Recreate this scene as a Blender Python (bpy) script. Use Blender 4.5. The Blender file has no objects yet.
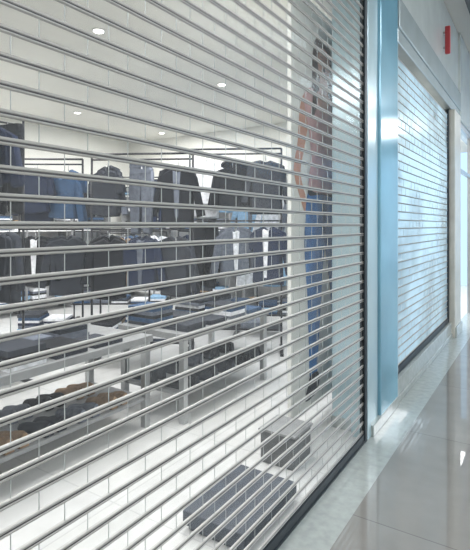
import bpy, bmesh, math, random
from mathutils import Vector, Matrix
random.seed(5)
S=bpy.context.scene
try:
    S.view_settings.view_transform='Standard'
except Exception: pass

# ---------------- materials
def mat(name,col,rough=.5,metal=0,spec=.5,noise=0,scale=8,emit=0,bump=0):
    m=bpy.data.materials.new(name); m.use_nodes=True
    nt=m.node_tree; b=nt.nodes['Principled BSDF']
    b.inputs['Base Color'].default_value=(*col,1)
    b.inputs['Roughness'].default_value=rough
    b.inputs['Metallic'].default_value=metal
    b.inputs['Specular IOR Level'].default_value=spec
    if emit:
        b.inputs['Emission Color'].default_value=(*col,1)
        b.inputs['Emission Strength'].default_value=emit
    if noise or bump:
        tc=nt.nodes.new('ShaderNodeTexCoord'); n=nt.nodes.new('ShaderNodeTexNoise')
        n.inputs['Scale'].default_value=scale; n.inputs['Detail'].default_value=4
        nt.links.new(tc.outputs['Object'],n.inputs['Vector'])
        if noise:
            r=nt.nodes.new('ShaderNodeValToRGB')
            r.color_ramp.elements[0].position=.3; r.color_ramp.elements[1].position=.7
            r.color_ramp.elements[0].color=(*[c*(1-noise) for c in col],1)
            r.color_ramp.elements[1].color=(*[min(1,c*(1+noise)) for c in col],1)
            nt.links.new(n.outputs['Fac'],r.inputs['Fac']); nt.links.new(r.outputs['Color'],b.inputs['Base Color'])
        if bump:
            bp=nt.nodes.new('ShaderNodeBump'); bp.inputs['Strength'].default_value=bump
            nt.links.new(n.outputs['Fac'],bp.inputs['Height']); nt.links.new(bp.outputs['Normal'],b.inputs['Normal'])
    return m
def tile_mat(name,c1,c2,grout,sx,sy,rough,spec=.5,mort=.004):
    m=mat(name,c1,rough,spec=spec); nt=m.node_tree; b=nt.nodes['Principled BSDF']
    tc=nt.nodes.new('ShaderNodeTexCoord'); br=nt.nodes.new('ShaderNodeTexBrick')
    br.offset=0; br.inputs['Scale'].default_value=1
    br.inputs['Brick Width'].default_value=sx; br.inputs['Row Height'].default_value=sy
    br.inputs['Mortar Size'].default_value=mort
    br.inputs['Color1'].default_value=(*c1,1); br.inputs['Color2'].default_value=(*c2,1); br.inputs['Mortar'].default_value=(*grout,1)
    n=nt.nodes.new('ShaderNodeTexNoise'); n.inputs['Scale'].default_value=6; n.inputs['Detail'].default_value=6
    mx=nt.nodes.new('ShaderNodeMixRGB'); mx.blend_type='MULTIPLY'; mx.inputs['Fac'].default_value=.25
    nt.links.new(tc.outputs['Object'],br.inputs['Vector']); nt.links.new(tc.outputs['Object'],n.inputs['Vector'])
    nt.links.new(br.outputs['Color'],mx.inputs['Color1']); nt.links.new(n.outputs['Fac'],mx.inputs['Color2'])
    nt.links.new(mx.outputs['Color'],b.inputs['Base Color'])
    return m
def clear_mat(name,tint,ior,haze,rough=.12,hc=(.85,.9,.95)):
    m=bpy.data.materials.new(name); m.use_nodes=True; nt=m.node_tree
    for n in list(nt.nodes): nt.nodes.remove(n)
    o=nt.nodes.new('ShaderNodeOutputMaterial'); t=nt.nodes.new('ShaderNodeBsdfTransparent'); t.inputs['Color'].default_value=(*tint,1)
    g=nt.nodes.new('ShaderNodeBsdfGlossy'); g.inputs['Roughness'].default_value=rough; g.inputs['Color'].default_value=(.85,.95,1,1)
    d=nt.nodes.new('ShaderNodeBsdfTranslucent'); d.inputs['Color'].default_value=(*hc,1)
    d2=nt.nodes.new('ShaderNodeBsdfDiffuse'); d2.inputs['Color'].default_value=(*hc,1)
    a=nt.nodes.new('ShaderNodeMixShader'); a.inputs[0].default_value=.5
    nt.links.new(d.outputs[0],a.inputs[1]); nt.links.new(d2.outputs[0],a.inputs[2])
    h=nt.nodes.new('ShaderNodeMixShader')
    tc=nt.nodes.new('ShaderNodeTexCoord'); nz=nt.nodes.new('ShaderNodeTexNoise'); nz.inputs['Scale'].default_value=1.3
    mr=nt.nodes.new('ShaderNodeMapRange'); mr.inputs['From Min'].default_value=.3; mr.inputs['From Max'].default_value=.7
    mr.inputs['To Min'].default_value=haze*.5; mr.inputs['To Max'].default_value=haze*1.6
    nt.links.new(tc.outputs['Object'],nz.inputs['Vector']); nt.links.new(nz.outputs['Fac'],mr.inputs['Value']); nt.links.new(mr.outputs[0],h.inputs[0])
    nt.links.new(t.outputs[0],h.inputs[1]); nt.links.new(a.outputs[0],h.inputs[2])
    lw=nt.nodes.new('ShaderNodeFresnel'); lw.inputs['IOR'].default_value=ior
    x=nt.nodes.new('ShaderNodeMixShader')
    nt.links.new(lw.outputs[0],x.inputs[0]); nt.links.new(h.outputs[0],x.inputs[1]); nt.links.new(g.outputs[0],x.inputs[2])
    nt.links.new(x.outputs[0],o.inputs[0]); return m

M={}
M['alu']=mat('aluminium_bar',(.40,.39,.375),.45,.3)
M['aludark']=mat('bar_groove',(.08,.08,.085),.5,.5)
M['rail']=mat('dark_guide',(.035,.045,.055),.4,.5)
M['clear']=clear_mat('polycarbonate',(.985,.99,.985),1.07,.05)
M['clear2']=clear_mat('polycarbonate_blue_reflection',(.85,.95,1),1.3,.8,.15,(.62,.84,.98))  # bluish-white corridor reflections painted in as strong haze and tint
M['pin']=mat('panel_joint',(.40,.42,.42),.5,.2)
M['shopfloor']=tile_mat('shop_tiles',(.74,.74,.73),(.72,.72,.72),(.6,.6,.6),.9,.9,.2)
M['mallfloor']=tile_mat('mall_tiles',(.29,.28,.265),(.275,.265,.25),(.17,.165,.16),1.2,1.2,.03,.9,.003)
M['strip']=mat('threshold_stone',(.38,.41,.40),.06,0,.6,.1,20)
M['wall']=mat('cream_wall',(.75,.745,.70),.7,0,.3,.04,3)
M['ceil']=mat('shop_ceiling',(.80,.79,.73),.8,0,.3,.03,2)
M['white']=mat('white_laminate',(.78,.78,.78),.4)
M['greytop']=mat('grey_table_top',(.24,.245,.25),.4,0,.5,.15,12)
M['steel']=mat('brushed_steel',(.45,.46,.47),.3,.9)
M['black']=mat('black_metal',(.02,.02,.025),.4,.4)
M['cyan']=mat('blue_column_panel',(.19,.40,.52),.15,.15,.7,.2,1.2)
M['palecyan']=mat('pale_blue_trim',(.46,.60,.66),.2,.2,.6)
M['beige']=mat('beige_stone',(.56,.54,.49),.3,0,.5,.1,6)
M['fascia']=mat('fascia_panel',(.62,.66,.65),.22,.1,.5,.08,3)
M['lintel']=mat('lintel_panel',(.44,.50,.51),.25,.3,.5,.08,3)
M['darkceil']=mat('dark_ceiling',(.10,.11,.12),.6)
M['mallceil']=mat('mall_ceiling',(.7,.7,.68),.7)
M['red']=mat('red_sign',(.50,.06,.07),.4)
M['lamp']=mat('lamp_glow',(1,.97,.9),.5,emit=6)
M['lamppanel']=mat('light_panel',(.93,.97,1),.5,emit=3.5)
M['bluepanel']=mat('blue_reflection_glow',(.10,.45,.85),.5,emit=2.2)  # glow of the unseen panel added for blue reflections
M['slate']=mat('slate_plinth',(.03,.04,.06),.45,0,.5,.25,18)
M['cubegrey']=mat('grey_cube',(.10,.105,.11),.45,0,.5,.2,14)
cl=[('black_cloth',(.008,.009,.013)),('navy_cloth',(.012,.020,.05)),('denim_cloth',(.035,.075,.15)),('grey_cloth',(.12,.135,.17)),
    ('white_cloth',(.75,.76,.8)),('skyblue_cloth',(.26,.44,.64)),('tan_cloth',(.27,.18,.11)),('charcoal_cloth',(.03,.034,.045)),('plum_cloth',(.10,.06,.09)),('brick_cloth',(.22,.09,.08))]
for n,c in cl: M[n]=mat(n,c,.85,0,.2,.25,25,bump=.3)
CL=[M[n] for n,c in cl]

# ---------------- mesh helpers
def obj(name,bm,mats,parent=None,smooth=False,bevel=0):
    me=bpy.data.meshes.new(name); bm.normal_update(); bm.to_mesh(me); bm.free()
    for m in mats: me.materials.append(m)
    o=bpy.data.objects.new(name,me); S.collection.objects.link(o)
    if parent: o.parent=parent
    if bevel:
        b=o.modifiers.new('bevel','BEVEL'); b.width=bevel; b.segments=2; b.limit_method='ANGLE'
    return o
def empty(name,loc=(0,0,0),rz=0):
    e=bpy.data.objects.new(name,None); e.location=loc; e.rotation_euler=(0,0,rz); e.empty_display_size=.1
    S.collection.objects.link(e); return e
def bx(bm,x0,x1,y0,y1,z0,z1,mi=0,mtx=None):
    v=[bm.verts.new((x,y,z)) for z in (z0,z1) for x,y in ((x0,y0),(x1,y0),(x1,y1),(x0,y1))]
    if mtx:
        for q in v: q.co=mtx@q.co
    for f in ((3,2,1,0),(4,5,6,7),(0,1,5,4),(1,2,6,5),(2,3,7,6),(3,0,4,7)):
        fc=bm.faces.new([v[i] for i in f]); fc.material_index=mi
def box(name,x0,x1,y0,y1,z0,z1,m,parent=None,bevel=0):
    bm=bmesh.new(); bx(bm,x0,x1,y0,y1,z0,z1); return obj(name,bm,[m],parent,bevel=bevel)
def cyl(bm,p,q,r,mi=0,n=10):
    p=Vector(p);q=Vector(q);d=(q-p).normalized(); a=d.orthogonal().normalized(); b=d.cross(a)
    A=[bm.verts.new(p+r*(math.cos(t)*a+math.sin(t)*b)) for t in [2*math.pi*i/n for i in range(n)]]
    B=[bm.verts.new(v.co+(q-p)) for v in A]
    for i in range(n):
        f=bm.faces.new((A[i],A[(i+1)%n],B[(i+1)%n],B[i])); f.material_index=mi; f.smooth=True
    for L in (A[::-1],B):
        f=bm.faces.new(L); f.material_index=mi

# ---------------- roller shutter
def shutter(y0,y1,z0,z1,x,clear,pitch=.065,bh=1.0):
    root=empty('roller_shutter')
    prof=[(-.003,.0085),(.003,.0085),(.005,.006),(.005,.0025),(.003,.001),(.003,-.0025),(.005,-.004),(.005,-.0065),(.003,-.0085),(-.003,-.0085)]
    back=[(-.005,-.006),(-.005,.006)]
    pf=[(a,b*bh) for a,b in prof+back]
    bm=bmesh.new(); n=int((z1-z0)/pitch)
    for i in range(n):
        z=z0+.07+i*pitch
        A=[bm.verts.new((x+a,y0,z+b)) for a,b in pf]; B=[bm.verts.new((x+a,y1,z+b)) for a,b in pf]
        for k in range(len(pf)):
            f=bm.faces.new((A[k],B[k],B[(k+1)%len(pf)],A[(k+1)%len(pf)]))
            f.material_index=1 if k in (4,) else 0
        bm.faces.new(A); bm.faces.new(B[::-1])
    obj('slat_bars',bm,[M['alu'],M['aludark']],root)
    bm=bmesh.new(); bm2=bmesh.new(); w=.15
    e=.0086*bh
    for i in range(n-1):
        za=z0+.07+i*pitch+e; zb=za+pitch-2*e
        y=y0+(w/2 if i%2 else 0)
        cuts=[y0]
        while y<y1:
            if y>y0+.01:
                bx(bm2,x-.001,x+.001,y-.0009,y+.0009,za,zb); cuts.append(y)
            y+=w
        cuts.append(y1)
        for c0,c1 in zip(cuts[:-1],cuts[1:]):
            t=random.uniform(-.0012,.0012)
            vs=[bm.verts.new(p) for p in ((x+t,c0+.001,za),(x-t,c1-.001,za),(x-t+.0015,c1-.001,zb),(x+t+.0015,c0+.001,zb))]
            bm.faces.new(vs)
    obj('clear_panels',bm,[clear],root)
    obj('panel_joints',bm2,[M['pin']],root)
    bm=bmesh.new(); bx(bm,x-.014,x+.014,y0,y1,z0+.002,z0+.06); bx(bm,x-.02,x+.02,y0,y1,z0+.002,z0+.014)
    obj('bottom_rail',bm,[M['rail']],root,bevel=.003)
    bm=bmesh.new()
    for yy,s in ((y1,1),(y0,-1)):
        a,b=sorted((yy-.01*s,yy+.035*s))
        bx(bm,x-.02,x-.008,a,b,z0,z1); bx(bm,x+.008,x+.02,a,b,z0,z1); c,d=sorted((yy+.02*s,yy+.035*s)); bx(bm,x-.008,x+.008,c,d,z0,z1)
    obj('guide_channels',bm,[M['rail']],root,bevel=.002)
    return root
shutter(-1.6,3.24,0,3.2,0,M['clear'],bh=1.08)
shutter(4.12,6.84,.2,3.04,-.03,M['clear2'],.075,.6)

# ---------------- room shell
box('floor_shop',-6.6,-.06,-3,7.5,-.1,0,M['shopfloor'])
box('floor_mall',.22,5,-4,20,-.1,0,M['mallfloor'])
box('trim_threshold',-.06,.22,-4,20,-.1,.0,M['strip'])
box('wall_back',-6.7,-6.6,-3,7.5,-.1,3.3,M['wall'])
box('wall_side',-6.7,-.25,7.5,7.6,-.1,3.3,M['wall'])
box('wall_near',-6.7,-.1,-3.1,-3,-.1,3.3,M['wall'])
box('wall_front_near',-.2,.03,-4,-1.65,0,4.3,M['beige'])
box('ceiling_shop',-6.7,-.2,-3.1,7.6,3.3,3.4,M['ceil'])
box('wall_opposite',5,5.1,-4,20,-.1,4.4,M['wall'])
box('wall_behind',-.2,5.1,-4.1,-4,-.1,4.4,M['wall'])
box('ceiling_mall',-.2,5.1,-4,20,4.3,4.4,M['mallceil'])
box('trim_ceiling_dark',.25,1.0,-4,20,4.2,4.299,M['darkceil'])
box('wall_bulkhead',-.2,.0,-1.65,7.6,3.42,4.3,M['fascia'])
bm=bmesh.new(); bx(bm,-.2,.02,-1.65,3.3,3.2,3.42); obj('trim_header',bm,[M['palecyan']],bevel=.01)
bm=bmesh.new(); bx(bm,-.2,.02,4.1,7.6,3.04,3.16); bx(bm,-.2,.035,4.1,7.6,3.16,3.42); obj('trim_lintel',bm,[M['lintel']],bevel=.008)
bm=bmesh.new(); bx(bm,-.2,.02,4.1,6.9,0,.2); bx(bm,-.2,.03,4.1,6.9,.0,.06); obj('trim_sill',bm,[M['strip']],bevel=.008)
c=empty('blue_column')
bm=bmesh.new(); bx(bm,-.28,.01,3.37,3.56,0,3.42,1); bx(bm,-.28,.03,3.565,4.06,0,3.42); obj('cladding',bm,[M['cyan'],M['palecyan']],c,bevel=.01)
bm=bmesh.new(); bx(bm,-.1,.022,3.28,3.36,0,3.2); bx(bm,-.1,.025,4.065,4.09,0.0,3.03); obj('edge_trim',bm,[M['palecyan']],c,bevel=.005)
bm=bmesh.new(); bx(bm,-.28,.04,3.355,4.08,0,.08); obj('skirting',bm,[M['strip']],c,bevel=.004)
p=empty('stone_pilaster')
bm=bmesh.new(); bx(bm,-.25,.06,6.88,7.4,0,3.04); obj('shaft',bm,[M['beige']],p,bevel=.01)
bm=bmesh.new(); bx(bm,-.25,.08,6.9,7.42,0,.14); obj('foot',bm,[M['strip']],p,bevel=.006)
box('wall_neighbour_back',-2.6,-2.5,7.6,13,-.1,3.3,M['white'])
box('floor_neighbour',-2.6,-.06,7.6,13,-.1,0,M['shopfloor'])
box('ceiling_neighbour',-2.6,-.06,7.6,13,3.3,3.4,M['ceil'])
box('wall_neighbour_bulkhead',-.2,.03,7.6,13,3.04,4.3,M['fascia'])
box('wall_front_far',-.2,.03,13,20,0,4.3,M['beige'])
d=empty('door_1')
bm=bmesh.new()
for y in (7.62,9.0,10.4,11.8,12.95): bx(bm,-.05,.0,y-.03,y+.03,0,3.04)
bx(bm,-.05,.0,7.6,13,2.96,3.04); bx(bm,-.05,.0,7.6,13,2.3,2.35)
obj('frame',bm,[M['steel']],d)
bs=empty('blue_reflection_panel')  # unseen glowing panel, added to give column and second shutter blue reflections
bm=bmesh.new(); bx(bm,4.86,4.99,8,17,2.5,3.4); obj('lit_face',bm,[M['bluepanel']],bs)
bm=bmesh.new(); bx(bm,4.84,4.998,7.95,17.05,2.44,2.5); bx(bm,4.84,4.998,7.95,17.05,3.4,3.46); obj('frame',bm,[M['steel']],bs)
r=empty('red_blade_sign')
bm=bmesh.new(); bx(bm,.02,.08,6.35,6.40,3.62,3.96); obj('board',bm,[M['red']],r,bevel=.01)
bm=bmesh.new(); bx(bm,-.001,.02,6.36,6.39,3.68,3.71);bx(bm,-.001,.02,6.36,6.39,3.87,3.90); obj('brackets',bm,[M['steel']],r)

# ---------------- garments
def poly_extrude(bm,pts,th,mi,mtx):
    n=len(pts)
    cx=sum(p[0] for p in pts)/n; cz=sum(p[1] for p in pts)/n
    F=[];B=[];E=[]
    for (a,b) in pts:
        E.append(bm.verts.new(mtx@Vector((a,0,b))))
        q=Vector((cx+(a-cx)*.9,0,cz+(b-cz)*.94))
        F.append(bm.verts.new(mtx@(q+Vector((0,-th/2,0))))); B.append(bm.verts.new(mtx@(q+Vector((0,th/2,0)))))
    for i in range(n):
        j=(i+1)%n
        for f in ((E[i],E[j],F[j],F[i]),(E[j],E[i],B[i],B[j])):
            fc=bm.faces.new(f); fc.material_index=mi; fc.smooth=True
    for L in (F,B[::-1]):
        fc=bm.faces.new(L); fc.material_index=mi
def garment(bm,loc,rz,kind,mi,s=1,inner=None):
    mtx=Matrix.Translation(loc)@Matrix.Rotation(rz,4,'Z')@Matrix.Scale(s,4)
    j=lambda v:v+random.uniform(-.012,.012)
    if kind=='top':
        h=random.uniform(.5,.74)
        body=[(-.06,-.02),(-.2,-.07),(-.205,-.2),(-.19,-.4),(-.2,-h),(0,-h-.015),(.2,-h),(.19,-.4),(.205,-.2),(.2,-.07),(.06,-.02),(0,-.06)]
        poly_extrude(bm,[(j(a),j(b)) for a,b in body],.09,mi,mtx)
        if inner is not None:
            poly_extrude(bm,[(-.05,-.03),(-.035,-.3),(-.02,-h+.05),(.02,-h+.05),(.035,-.3),(.05,-.03),(0,-.05)],.105,inner,mtx)
        sl=random.choice((.2,.45,.5))
        for sg in (-1,1):
            arm=[(.17*sg,-.06),(.23*sg,-.1),((.25+.18*sl)*sg,-.1-sl),((.17+.16*sl)*sg,-.12-sl),(.18*sg,-.22)]
            poly_extrude(bm,[(j(a),j(b)) for a,b in arm],.07,mi,mtx)
    else:
        for sg in (-1,1):
            leg=[(0,0),(.17*sg,0),(.19*sg,-.25),(.15*sg,-.78),(.03*sg,-.78),(.01*sg,-.3)]
            poly_extrude(bm,[(j(a),j(b)) for a,b in leg],.06,mi,mtx)
        poly_extrude(bm,[(-.17,.02),(.17,.02),(.175,-.04),(-.175,-.04)],.075,mi,mtx)
    cyl(bm,mtx@Vector((0,0,-.03)),mtx@Vector((0,0,.05)),.004,len(CL),6)
def rack(cx,cy,rz,L,tiers,cols,step=.11,face=False,name='clothes_rack',pants=.15,bar=True,small=.9):
    root=empty(name,(cx,cy,0),rz)
    bm=bmesh.new(); top=max(tiers)+.06
    for sx in (-L/2,L/2):
        cyl(bm,(sx,0,0.0),(sx,0,top),.012)
        bx(bm,sx-.02,sx+.02,-.24,.24,0,.03)
    if bar: cyl(bm,(-L/2,0,top),(L/2,0,top),.012)
    for t in tiers: cyl(bm,(-L/2,0,t),(L/2,0,t),.010)
    # low shelf with boxes/folded goods
    bx(bm,-L/2,L/2,-.18,.18,.28,.30)
    obj('frame',bm,[M['black']],root)
    bm=bmesh.new()
    for ti,t in enumerate(tiers):
        if face:
            for i in range(face):
                g=cols[ti][i%len(cols[ti])]
                if g is None: continue
                x=-L/2+(i+.5)*L/face
                dz=random.uniform(-.10,0)
                rz2=random.uniform(-.5,.5)
                kd='top' if random.random()>pants else 'pants'
                for layer in (0,.10):
                    garment(bm,(x+random.uniform(-.03,.03),-.05+layer,t-.045+(dz if layer==0 else 0)),rz2+random.uniform(-.1,.1),kd,g,random.uniform(small-.08,small+.04),
                        inner=random.choice([None,None,4,3]) if layer==0 and kd=='top' else None)
        else:
            x=-L/2+.1
            while x<L/2-.06:
                g=random.choice(cols[ti]) 
                garment(bm,(x,random.uniform(-.02,.02),t-.04),math.pi/2+random.uniform(-.35,.35),'top' if random.random()>pants else 'pants',g,random.uniform(.9,1.05))
                x+=step*random.uniform(.8,1.5)
    x=-L/2+.16
    while x<L/2-.12:
        stack(bm,x,0,.30,.24,.3,random.randint(2,6),Matrix.Identity(4)); x+=.29
    obj('garments',bm,CL+[M['steel']],root)
    return root
def stack(bm,x,y,z,w,dp,n,mtx,pal=(0,1,2,3,4,4,4,5,6,7,7,3)):
    zz=z
    for i in range(n):
        h=random.uniform(.022,.035); o=random.uniform(-.01,.01)
        bx(bm,x-w/2+o,x+w/2+o,y-dp/2,y+dp/2+o,zz+.001,zz+h,random.choice(pal),mtx); zz+=h
D=[0,1,7,0,7,3]
N=None
rack(-3.15,1.93,math.pi/2,1.6,[2.45,1.5],[D,D],.10)
rack(-3.72,3.45,.62,.72,[2.2,1.45],[[1,2],[0,7]],face=2,small=.95)
rack(-3.30,4.2,.62,.6,[1.4],[[6]],face=1,bar=False)
rack(-2.55,3.72,.5,1.1,[2.2,1.45],[[7,3,0],[0,1,7]],face=3,small=.9)
rack(-2.05,4.78,.5,1.1,[2.35,1.55],[[4,0,7],[0,3,1]],face=3,small=.98,pants=.3)
rack(-1.9,5.85,.45,1.4,[2.0,1.3],[[5,4,3,1],[4,5,2,3]],face=4)
rack(-4.5,5.3,.6,1.5,[2.25,1.4],[[0,3,N,1],[N,7,2,4]],face=4,bar=False)
rack(-3.25,6.1,.3,1.3,[2.3,1.4],[[7,0,5,3],[1,4,0,7]],face=4,bar=False)

def shelving(cx,cy,rz,L,H,fill=.6):
    root=empty('wall_shelving_unit',(cx,cy,0),rz)
    bm=bmesh.new()
    n=int(L/.9)
    for i in range(n+1):
        x=-L/2+i*L/n; bx(bm,x-.015,x+.015,-.2,.2,0,H)
    bx(bm,-L/2,L/2,.18,.2,0,H,1)
    lev=[.15,.6,1.0,1.4,1.8,2.1]
    for z in lev: bx(bm,-L/2,L/2,-.19,.179,z-.012,z+.012,1)
    bx(bm,-L/2,L/2,-.21,.2,H,H+.05)
    obj('frame',bm,[M['greytop'],M['white']],root)
    bm=bmesh.new(); I=Matrix.Identity(4)
    for z in lev:
        x=-L/2+.2
        while x<L/2-.15:
            if random.random()<fill: stack(bm,x,-.02,z+.012,.26,.3,random.randint(3,9),I)
            x+=.32
    obj('folded_clothes',bm,CL,root)
shelving(-2.0,7.25,0,2.7,2.35,.9)
shelving(-5.0,7.25,0,2.7,2.2,.85)
shelving(-6.35,5.2,math.pi/2,2.7,2.2,.85)

def shoe(bm,x,y,z,rz,mi):
    mtx=Matrix.Translation((x,y,z))@Matrix.Rotation(rz,4,'Z')
    secs=[(-.13,.028,.085),(-.09,.036,.09),(-.03,.034,.075),(.03,.04,.05),(.09,.044,.04),(.13,.034,.03),(.145,.012,.018)]
    rings=[]
    for px,w,h in secs:
        rings.append([bm.verts.new(mtx@Vector((px,w*a,h*b))) for a,b in ((-1,0.02),(-1,.35),(-.6,.9),(0,1),(.6,.9),(1,.35),(1,.02))])
    for A,B in zip(rings[:-1],rings[1:]):
        for i in range(7):
            f=bm.faces.new((A[i],A[(i+1)%7],B[(i+1)%7],B[i])); f.material_index=mi; f.smooth=True
    for L in (rings[0],rings[-1][::-1]):
        f=bm.faces.new(L); f.material_index=mi
def table(cx,cy,rz,L,W,H,cols):
    root=empty('display_table',(cx,cy,0),rz)
    bm=bmesh.new()
    bx(bm,-L/2,L/2,-W/2,W/2,H-.05,H,0)
    for sx in (-1,1):
        for sy in (-1,1):
            a=sx*(L/2-.04); b=sy*(W/2-.04); bx(bm,a-.025,a+.025,b-.025,b+.025,0,H-.05,1)
    bx(bm,-L/2+.03,L/2-.03,-W/2+.03,W/2-.03,.20,.225,0)
    obj('table_frame',bm,[M['greytop'],M['steel']],root,bevel=.003)
    bm=bmesh.new(); I=Matrix.Identity(4)
    x=-L/2+.2
    while x<L/2-.12:
        for y in (-W/4,W/4):
            if random.random()<.9: stack(bm,x,y,H,.24,.28,random.randint(1,5),I,(3,3,0,7,4,7,2))
        x+=.30
    obj('folded_clothes',bm,CL,root)
    bm=bmesh.new(); x=-L/2+.12
    while x<L/2-.08:
        for y in (-W/4,W/4):
            c=random.choice(cols)
            shoe(bm,x,y,.225,math.pi/2+random.uniform(-.1,.1),c); shoe(bm,x+.1,y,.225,math.pi/2,c)
        x+=.26
    obj('shoes',bm,CL,root)
table(-1.75,1.9,math.pi/2,1.5,.7,.68,[0,3,7,3,6])
table(-1.55,3.42,math.pi/2,1.3,.7,.68,[0,7,3,7])

pl=empty('display_plinth')
bm=bmesh.new(); bx(bm,-.44,-.08,1.82,2.36,0.03,.10); bx(bm,-.42,-.10,1.84,2.34,0,.03); obj('slab',bm,[M['slate']],pl,bevel=.006)
cu=empty('display_cube')
bm=bmesh.new(); bx(bm,-.46,-.22,2.62,2.86,0,.2); obj('body',bm,[M['cubegrey']],cu,bevel=.006)
bm=bmesh.new(); bx(bm,-.47,-.21,2.61,2.87,.2,.215); obj('lid',bm,[M['greytop']],cu,bevel=.003)

# ---------------- fashion poster (flat print)
fp=empty('fashion_poster',(-.42,0,0))
PM=[mat('print_paper',(.74,.74,.71),.6),mat('print_hair',(.06,.028,.018),.6,noise=.3,scale=30),mat('print_skin',(.55,.29,.21),.6),
    mat('print_pink',(.60,.36,.36),.6,noise=.15,scale=9),mat('print_denim',(.035,.16,.42),.6,noise=.35,scale=7),mat('print_lip',(.45,.08,.08),.6),
    mat('print_white',(.75,.76,.78),.6),mat('print_dark',(.03,.03,.04),.6),mat('print_denim_dark',(.02,.10,.28),.6,noise=.3,scale=7)]
bm=bmesh.new(); bx(bm,-.03,0,2.98,4.12,.12,3.18); obj('panel',bm,[PM[0]],fp)
bm=bmesh.new(); bx(bm,-.04,-.03,3.0,3.04,0,3.2); bx(bm,-.04,-.03,4.06,4.1,0,3.2); bx(bm,-.2,.1,2.98,3.06,0,.015);bx(bm,-.2,.1,4.04,4.12,0,.015); obj('stand',bm,[M['steel']],fp)
def smooth(pts,k=6):
    n=len(pts); out=[]
    for i in range(n):
        p0,p1,p2,p3=[Vector(pts[(i+q)%n]) for q in (-1,0,1,2)]
        for j in range(k):
            t=j/k
            out.append(.5*((2*p1)+(p2-p0)*t+(2*p0-5*p1+4*p2-p3)*t*t+(3*p1-p0-3*p2+p3)*t**3))
    return out
bmF=bmesh.new()
def shp(pts,mi,layer):
    vs=[bmF.verts.new((.0015+.0012*layer,3.54+a*1.25,b)) for a,b in smooth(pts)]
    f=bmF.faces.new(vs); f.material_index=mi
shp([(-.02,2.97),(.10,2.92),(.15,2.78),(.16,2.6),(.2,2.42),(.1,2.46),(-.1,2.46),(-.2,2.4),(-.17,2.62),(-.16,2.8),(-.11,2.93)],1,0)
shp([(-.27,2.46),(-.34,2.35),(-.37,2.1),(-.42,1.88),(-.33,1.68),(-.26,1.58),(-.22,1.64),(-.3,1.78),(-.33,1.9),(-.27,2.1),(-.22,2.3)],2,1)
shp([(.25,2.46),(.33,2.38),(.37,2.15),(.39,1.9),(.42,1.65),(.43,1.5),(.40,1.42),(.36,1.5),(.35,1.66),(.31,1.9),(.28,2.1),(.22,2.3)],2,1)
shp([(.40,1.5),(.44,1.42),(.44,1.34),(.42,1.26),(.39,1.28),(.37,1.36),(.35,1.44),(.37,1.5)],2,2)
shp([(-.22,1.75),(0,1.78),(.03,1.45),(0,1.2),(-.03,.95),(-.07,.6),(-.10,.36),(-.20,.35),(-.22,.6),(-.24,.95),(-.28,1.3),(-.27,1.55)],4,2)
shp([(0,1.78),(.2,1.75),(.27,1.55),(.28,1.3),(.27,.95),(.3,.6),(.32,.38),(.22,.36),(.17,.6),(.12,.95),(.06,1.2),(0,1.45)],8,2)
shp([(-.205,1.79),(0,1.81),(.205,1.79),(.215,1.72),(0,1.74),(-.215,1.72)],7,3)
shp([(-.20,.37),(-.09,.37),(-.07,.28),(-.12,.22),(-.22,.2),(-.28,.22),(-.24,.3)],7,4)
shp([(.22,.38),(.32,.38),(.36,.3),(.42,.24),(.36,.21),(.26,.24),(.22,.3)],7,4)
shp([(-.11,2.53),(-.26,2.5),(-.29,2.4),(-.24,2.25),(-.19,2.0),(-.22,1.78),(0,1.75),(.22,1.78),(.19,2.0),(.24,2.25),(.28,2.4),(.25,2.5),(.11,2.53),(0,2.44)],3,4)
shp([(-.055,2.66),(.055,2.66),(.07,2.54),(.13,2.51),(0,2.38),(-.13,2.51),(-.07,2.54)],2,5)
shp([(0,2.93),(.085,2.88),(.1,2.77),(.07,2.66),(0,2.6),(-.07,2.66),(-.1,2.77),(-.085,2.88)],2,6)
shp([(0,2.95),(.1,2.92),(.13,2.78),(.11,2.72),(.08,2.85),(.0,2.89),(-.08,2.85),(-.11,2.72),(-.13,2.78),(-.1,2.92)],1,7)
for sx in (-.042,.042):
    shp([(sx-.022,2.775),(sx,2.785),(sx+.022,2.775),(sx,2.765)],7,8)
    shp([(sx-.028,2.805),(sx,2.815),(sx+.028,2.805),(sx,2.809)],1,8)
shp([(-.03,2.67),(0,2.68),(.03,2.67),(0,2.655)],5,8)
shp([(-.008,2.74),(.008,2.74),(.013,2.71),(-.013,2.71)],1,8)
shp([(.1,2.8),(.14,2.7),(.17,2.5),(.19,2.34),(.13,2.4),(.11,2.6)],1,8)
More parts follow.
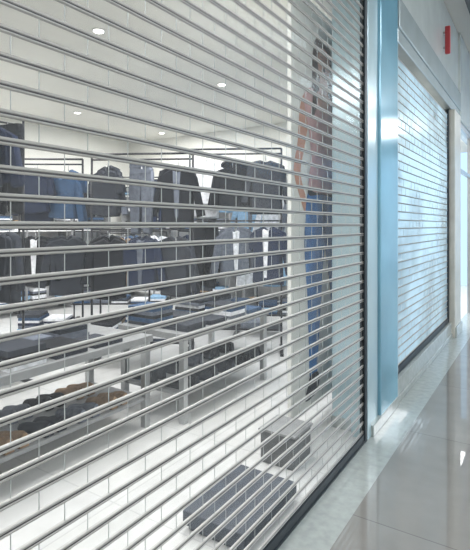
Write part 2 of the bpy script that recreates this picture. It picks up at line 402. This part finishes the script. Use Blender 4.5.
shp([(-.1,2.8),(-.14,2.7),(-.17,2.5),(-.19,2.3),(-.12,2.4),(-.11,2.6)],1,8)
obj('printed_model',bmF,PM,fp)

# ---------------- lights
def area(name,loc,sx,sy,e,col,rot=(0,0,0)):
    l=bpy.data.lights.new(name,'AREA'); l.shape='RECTANGLE'; l.size=sx; l.size_y=sy; l.energy=e; l.color=col
    o=bpy.data.objects.new(name,l); o.location=loc; o.rotation_euler=rot; S.collection.objects.link(o); return o
for i,(x,y) in enumerate([(-1.6,.4),(-1.6,3.2),(-1.6,6),(-4.6,.4),(-4.6,3.2),(-4.6,6)]):
    area('ceiling_light_panel',(x,y,3.27),1.6,1.6,76 if x>-3 else 92,(.99,.99,.985))
def spot(x,y,z=3.3):
    r=empty('ceiling_downlight',(x,y,z))
    bm=bmesh.new(); cyl(bm,(0,0,-.012),(0,0,0),.06,0,20); cyl(bm,(0,0,-.016),(0,0,-.012),.045,1,20)
    obj('ring_and_lens',bm,[M['white'],M['lamp']],r)
for x in (-1.0,-2.4,-3.8,-5.2):
    for y in (1.0,3.0,5.0,7.0): spot(x,y)
for y in (-2,2,6,10,14):
    area('mall_light_panel',(3,y,4.27),1.2,2.5,72,(.94,.98,1))
    box('mall_light_diffuser',2.4,3.6,y-1.2,y+1.2,4.28,4.299,M['lamppanel'])
for x,y in ((1.6,1),(1.6,4),(1.6,7),(1.6,10)):
    spot(x,y,4.3)
area('neighbour_light',(-1.3,9.5,3.27),2,3,160,(.97,.98,1))
w=bpy.data.worlds.new('world'); S.world=w; w.use_nodes=True
w.node_tree.nodes['Background'].inputs[0].default_value=(.55,.78,1,1); w.node_tree.nodes['Background'].inputs[1].default_value=1.3

# ---------------- camera
cam=bpy.data.cameras.new('camera'); co=bpy.data.objects.new('camera',cam); S.collection.objects.link(co)
co.location=(1.05,0,1.5); co.rotation_euler=(math.pi/2,0,math.radians(33))
cam.lens=476*36/550; cam.sensor_width=36; cam.shift_y=-50/550; cam.clip_start=.05
S.camera=co
